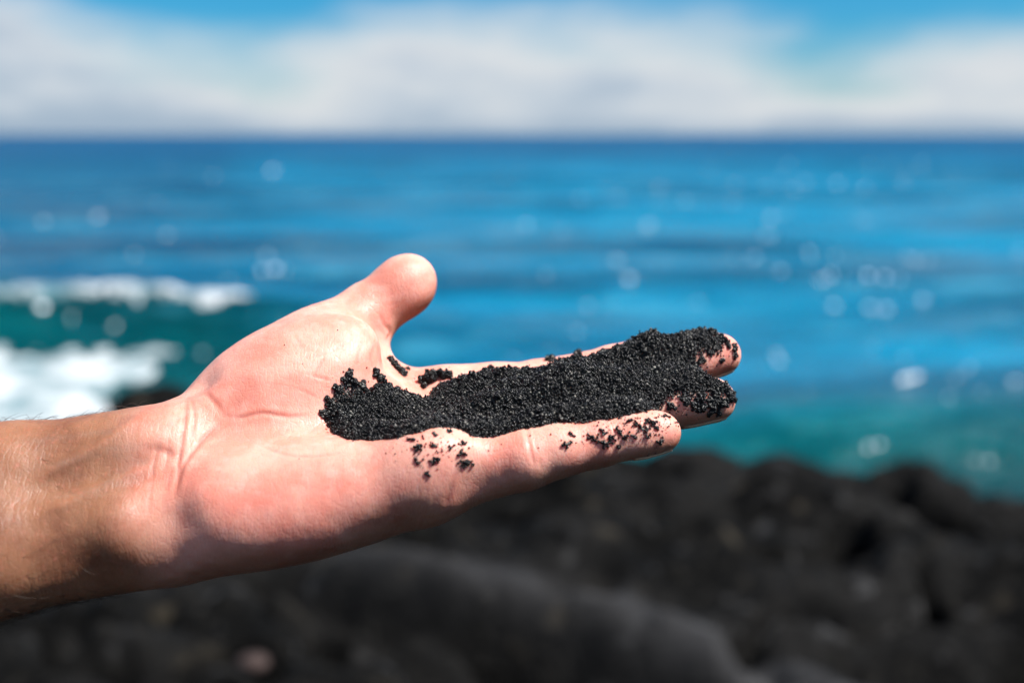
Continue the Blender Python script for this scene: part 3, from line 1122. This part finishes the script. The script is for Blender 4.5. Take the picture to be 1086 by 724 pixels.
for k in range(150):                                     # scattered white horses, and white flecks painted in as sun sparkle
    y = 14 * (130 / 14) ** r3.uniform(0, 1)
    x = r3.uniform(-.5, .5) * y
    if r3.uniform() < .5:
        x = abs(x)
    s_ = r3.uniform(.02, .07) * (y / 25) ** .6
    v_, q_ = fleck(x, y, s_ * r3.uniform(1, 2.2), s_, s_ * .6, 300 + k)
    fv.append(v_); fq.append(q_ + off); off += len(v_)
nsheet = sum(len(q_) for _v, q_ in sheets)
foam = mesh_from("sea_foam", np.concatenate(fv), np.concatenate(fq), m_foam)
m_spray_glint, nt, b, out = new_mat("spray_and_glint")
b.inputs['Base Color'].default_value = (.72, .75, .77, 1)  # white water of the flecks, and sun glints put into the colour
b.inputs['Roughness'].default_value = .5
foam.data.materials.append(m_spray_glint)
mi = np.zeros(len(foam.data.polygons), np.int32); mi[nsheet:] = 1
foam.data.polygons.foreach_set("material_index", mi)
tag(foam, "white churning foam and spray flecks of the breaking wave and white lumps for sun glints on the blue sea", "foam", kind="stuff")

# ------------------------------------------------------------------ the lava shore
m_lava, nt, b, out = new_mat("lava_rock")
L = nt.links
pos = nd(nt, "ShaderNodeNewGeometry").outputs['Position']
nl = nd(nt, "ShaderNodeTexNoise", {'Vector': pos, 'Scale': 1.3, 'Detail': 7.0, 'Roughness': .68}).outputs['Fac']
ns = nd(nt, "ShaderNodeTexNoise", {'Vector': pos, 'Scale': 17.0, 'Detail': 5.0, 'Roughness': .7}).outputs['Fac']
lc = mixc(nt, maprange(nt, nl, .36, .66), (.0010, .0010, .00095), (.0092, .0090, .0087))
lc = mixc(nt, mth(nt, 'MULTIPLY', maprange(nt, ns, .52, .72), .55), lc, (.026, .0245, .0215))
nb = nd(nt, "ShaderNodeTexNoise", {'Vector': pos, 'Scale': 5.2, 'Detail': 3.0}).outputs['Fac']
lc = mixc(nt, mth(nt, 'MULTIPLY', maprange(nt, nb, .62, .74), .6), lc, (.050, .042, .029))
a_rope = nd(nt, "ShaderNodeAttribute", attribute_name="rope").outputs['Fac']
lc = mixc(nt, mth(nt, 'MULTIPLY', a_rope, .8), lc, mixc(nt, ns, (.016, .016, .0167), (.044, .044, .0455)))
L.new(lc, b.inputs['Base Color'])
L.new(maprange(nt, ns, .3, .7, .62, .9), b.inputs['Roughness'])
wet = maprange(nt, nd(nt, "ShaderNodeTexNoise", {'Vector': pos, 'Scale': 7.0, 'Detail': 4.0, 'Roughness': .6}).outputs['Fac'], .60, .70)
L.new(mth(nt, 'ADD', mth(nt, 'MULTIPLY', wet, .45), .05), b.inputs['Specular IOR Level'])
bp = nd(nt, "ShaderNodeBump", {'Height': ns, 'Strength': .9, 'Distance': .05})
L.new(bp.outputs[0], b.inputs['Normal'])


ROPE = (np.array([-.75, 4.25]), np.array([1.15, 3.02]))


def rope_mask(x, y):
    a, c = ROPE
    ba = c - a; l = np.linalg.norm(ba); t = ((x - a[0]) * ba[0] + (y - a[1]) * ba[1]) / l
    s = ((x - a[0]) * -ba[1] + (y - a[1]) * ba[0]) / l + .05 * np.sin(t * 4)
    return sstep(-.3, .25, t) * sstep(l + .25, l - .25, t) * np.exp(-((s - .04) / .11) ** 2)


def shore_edge(x):
    return np.interp(x, [-14, -6, -3.2, -2.0, -.5, .9, 1.5, 2.4, 4, 14], [5.6, 5.8, 5.95, 6.15, 6.0, 5.75, 5.55, 5.0, 4.7, 4.4])


def shore_z(x, y):
    p = np.stack([x, y, np.zeros_like(x)], -1)
    n1 = fbm(p / (1.1, .8, 1), 5, 91)
    rid = 1 - np.abs(fbm(p / (.55, .42, 1), 4, 95))
    vein = np.abs(fbm(p / (.75, .6, 1) + 5.5, 3, 97))
    blk = fbm(p / (.42, .36, 1) + 2.2, 2, 93)
    z = 1.38 + .22 * n1 + .20 * (rid - .78) + .16 * np.clip(blk * 2.2, -1, 1) * .35 + .05 * fbm(p / .16, 3, 99) - .26 * np.exp(-(vein / .055) ** 2)
    # the long smooth rope of lava and the crack under it
    a, c = ROPE
    ba = c - a; l = np.linalg.norm(ba); t = ((x - a[0]) * ba[0] + (y - a[1]) * ba[1]) / l
    s = ((x - a[0]) * -ba[1] + (y - a[1]) * ba[0]) / l + .05 * np.sin(t * 4)          # >0 away from the viewer
    along = sstep(-.3, .25, t) * sstep(l + .25, l - .25, t)
    z = z * (1 - along * .8 * np.exp(-(s / .24) ** 2)) + (1.41 + .10 * n1) * along * .8 * np.exp(-(s / .24) ** 2)
    z = z + along * (.055 * np.exp(-((s - .02) / .12) ** 2) - .17 * np.exp(-((s + .22) / .10) ** 2) - .03 * np.exp(-((s - .28) / .12) ** 2) + .035 * fbm(p / .13, 3, 98))
    e = shore_edge(x) + .38 * fbm(p / (.7, 40, 1), 3, 103)
    u = y - e
    z = z + .10 * np.exp(-((u + .25) / .28) ** 2) * (fbm(p / (.4, .6, 1), 3, 107) + .3)
    z = np.where(u > 0, z - u * 1.05 - .25 * np.clip(u, 0, 1) ** 2, z)
    return np.maximum(z, -1.5)


def axis(segs):
    return axis_coords(segs)


xs = axis([(-16, -4.2, .3), (-4.2, 4.2, .028), (4.2, 16, .3)])
ys = axis([(-8, 2.2, .25), (2.2, 7.6, .028), (7.6, 11, .15)])
X, Y = np.meshgrid(xs, ys, indexing='ij')
Z = shore_z(X, Y)
idx = np.arange(X.size).reshape(X.shape)
q_ = np.stack([idx[:-1, :-1], idx[1:, :-1], idx[1:, 1:], idx[:-1, 1:]], -1).reshape(-1, 4)
shore = mesh_from("rocky_ground", np.stack([X, Y, Z], -1).reshape(-1, 3), q_, m_lava)
attr(shore, "rope", rope_mask(X, Y).ravel())
tag(shore, "rugged dark lava shelf along the water's edge", kind="structure")


def boulder(name, px, py, dist, size, seed, mat, label, cat="rock", group=None, sub=5, rough=.55):
    an = math.atan((py - 362) / FPX) + PITCH
    y = dist; x = (px - 543) / FPX * y / math.cos(an) * math.cos(an - PITCH)
    z = CAM_H - y * math.tan(an)
    bm = bmesh.new()
    bmesh.ops.create_icosphere(bm, subdivisions=sub, radius=1)
    v = np.array([q.co[:] for q in bm.verts])
    r = 1 + rough * fbm(v * 1.1 + seed * 7.1, 4, seed) + .5 * rough * (.5 - np.abs(fbm(v * 2.6 + seed, 3, seed + 5))) 
    v = v * r[:, None] * np.array(size)
    for q, c in zip(bm.verts, v):
        q.co = c
    me = bpy.data.meshes.new(name); bm.to_mesh(me); bm.free()
    me.materials.append(mat)
    me.polygons.foreach_set("use_smooth", np.ones(len(me.polygons), bool))
    o = bpy.data.objects.new(name, me); COL.objects.link(o)
    o.location = (x, y, z)
    tag(o, label, cat, group)
    return o


boulder("lava_boulder", 738, 505, 5.55, (.24, .17, .13), 3, m_lava, "dark peaked lava boulder at the water's edge, just below the little fingertip")
boulder("lava_boulder", 655, 515, 5.7, (.34, .2, .15), 5, m_lava, "low rounded lava boulder directly under the little finger")
boulder("lava_boulder", 822, 512, 5.50, (.24, .16, .10), 8, m_lava, "knobbly black lava boulder on the shoreline, second to the right of the fingertips")
boulder("lava_boulder", 905, 528, 5.25, (.30, .18, .09), 11, m_lava, "broad low black lava boulder on the right of the shoreline")
boulder("lava_boulder", 162, 432, 6.6, (.24, .2, .12), 15, m_lava, "dark wet lava boulder against the white foam behind the wrist")
boulder("lava_boulder", 1062, 548, 4.9, (.24, .16, .07), 19, m_lava, "small dark lava boulder at the far right of the shoreline")

# a few stones that stand out from the shelf
def stone_mat(name, c1, c2):
    m, nt, b, out = new_mat(name)
    pos = nd(nt, "ShaderNodeTexCoord").outputs['Object']
    n = nd(nt, "ShaderNodeTexNoise", {'Vector': pos, 'Scale': 14.0, 'Detail': 6.0, 'Roughness': .7}).outputs['Fac']
    nt.links.new(mixc(nt, maprange(nt, n, .35, .65), c1, c2), b.inputs['Base Color'])
    b.inputs['Roughness'].default_value = .8
    bp = nd(nt, "ShaderNodeBump", {'Height': n, 'Strength': .7, 'Distance': .02})
    nt.links.new(bp.outputs[0], b.inputs['Normal'])
    return m


m_red = stone_mat("reddish_stone", (.016, .008, .006), (.030, .014, .010))
m_pale = stone_mat("pale_stone", (.06, .056, .047), (.13, .12, .10))
boulder("stone", 268, 702, 3.12, (.045, .04, .026), 23, m_red, "small reddish brown stone on the dark rock at the bottom left", sub=3, rough=.25)
boulder("stone", 822, 562, 4.62, (.035, .03, .024), 27, m_pale, "pale pebble on the dark rock below the shoreline, left one of the two", sub=3, rough=.25)
boulder("stone", 932, 560, 4.62, (.032, .03, .022), 31, m_pale, "pale pebble on the dark rock at the right, below the broad low boulder", sub=3, rough=.25)

# ------------------------------------------------------------------ sky, clouds and sun
wd_ = bpy.data.worlds.new("World"); scene.world = wd_; wd_.use_nodes = True
nt = wd_.node_tree; nt.nodes.clear(); L = nt.links
wo = nd(nt, "ShaderNodeOutputWorld"); bg = nd(nt, "ShaderNodeBackground"); L.new(bg.outputs[0], wo.inputs[0])
sky = nd(nt, "ShaderNodeTexSky", sky_type='NISHITA', sun_disc=False, sun_elevation=SUN_EL, sun_rotation=SUN_AZ, air_density=1.0, dust_density=.6, ozone_density=2.0)
dirv = nd(nt, "ShaderNodeTexCoord").outputs['Generated']
sp = nd(nt, "ShaderNodeSeparateXYZ", {0: dirv})
elev = mth(nt, 'MULTIPLY', mth(nt, 'ARCSINE', sp.outputs[2]), 57.2958)
low = mixc(nt, maprange(nt, elev, 8, 25), (.36, .78, 1.05), (1, 1, 1))
hs = nd(nt, "ShaderNodeHueSaturation", {'Saturation': 1.15, 'Value': 1.0, 'Color': mixc(nt, 1.0, sky.outputs[0], low, 'MULTIPLY')})
azim = mth(nt, 'MULTIPLY', mth(nt, 'ARCTAN2', sp.outputs[0], sp.outputs[1]), 57.2958)
cv = nd(nt, "ShaderNodeCombineXYZ", {0: mth(nt, 'MULTIPLY', azim, .085), 1: mth(nt, 'MULTIPLY', elev, .30), 2: 3.7}).outputs[0]
c1 = nd(nt, "ShaderNodeTexNoise", {'Vector': cv, 'Scale': 1.0, 'Detail': 7.0, 'Roughness': .56}).outputs['Fac']
c2 = nd(nt, "ShaderNodeTexNoise", {'Vector': nd(nt, "ShaderNodeVectorMath", {0: cv, 1: (5.2, 1.7, 2.2)}).outputs[0], 'Scale': 1.5, 'Detail': 6.0, 'Roughness': .6}).outputs['Fac']
# the bank of cloud lies low over the horizon, its top between 3 and 6.5 degrees up
# (top of the bank by compass bearing: -26..26 degrees)
tops = [(-26, 7.2), (-22, 5.6), (-18, 4.3), (-14.5, 4.0), (-12, 3.0), (-9, 4.4), (-5, 5.9), (0, 5.6), (4, 5.0), (9, 4.6), (12, 3.8), (15, 2.6), (17.5, 3.5), (21, 4.4), (26, 4.3)]
bear = mth(nt, 'DIVIDE', mth(nt, 'ADD', azim, 26.0), 52.0, clamp=True)
topr = ramp(nt, bear, [((a + 26) / 52, (h / 10,) * 3) for a, h in tops], 'B_SPLINE')
top = mth(nt, 'MULTIPLY', topr, 10.0)
dens = mth(nt, 'ADD', mth(nt, 'MULTIPLY', mth(nt, 'SUBTRACT', c1, .5), 7.0), mth(nt, 'SUBTRACT', mth(nt, 'ADD', top, .5), elev))
cover = maprange(nt, dens, -1.9, 2.8, 0, .95)
high = mth(nt, 'MULTIPLY', maprange(nt, c2, .42, .62), maprange(nt, elev, 7, 18))       # scattered cloud higher up; unseen overhead, set to whiten the fill light
cover = mth(nt, 'MAXIMUM', cover, mth(nt, 'MULTIPLY', high, .5))
shade = mth(nt, 'ADD', mth(nt, 'ADD', mth(nt, 'MULTIPLY', c2, .9), mth(nt, 'MULTIPLY', maprange(nt, dens, .5, 4.5), -.22)), maprange(nt, azim, -25, -4, -.02, .14))
shade = mth(nt, 'ADD', shade, maprange(nt, elev, .0, 1.3, -.20, .10))
cc = ramp(nt, shade, [(.20, (3.4, 4.25, 5.3)), (.40, (5.1, 5.65, 6.35)), (.62, (6.6, 6.75, 6.95))])
cl = mixc(nt, cover, hs.outputs[0], cc)
L.new(cl, bg.inputs[0])
bg.inputs[1].default_value = .052

sl = bpy.data.lights.new("sun", 'SUN'); sl.energy = 5.0; sl.angle = R(.53); sl.color = (1.0, .968, .935)
so = bpy.data.objects.new("sun", sl); COL.objects.link(so)
d = Vector((math.cos(SUN_EL) * math.sin(SUN_AZ), math.cos(SUN_EL) * math.cos(SUN_AZ), math.sin(SUN_EL)))
so.rotation_euler = d.to_track_quat('Z', 'Y').to_euler(); so.location = d * 30

vs = scene.view_settings
vs.view_transform = 'Standard'; vs.look = 'None'; vs.gamma = 1; vs.exposure = 1.12; vs.use_curve_mapping = False
scene.cycles.max_bounces = 8
scene.cycles.use_denoising = True
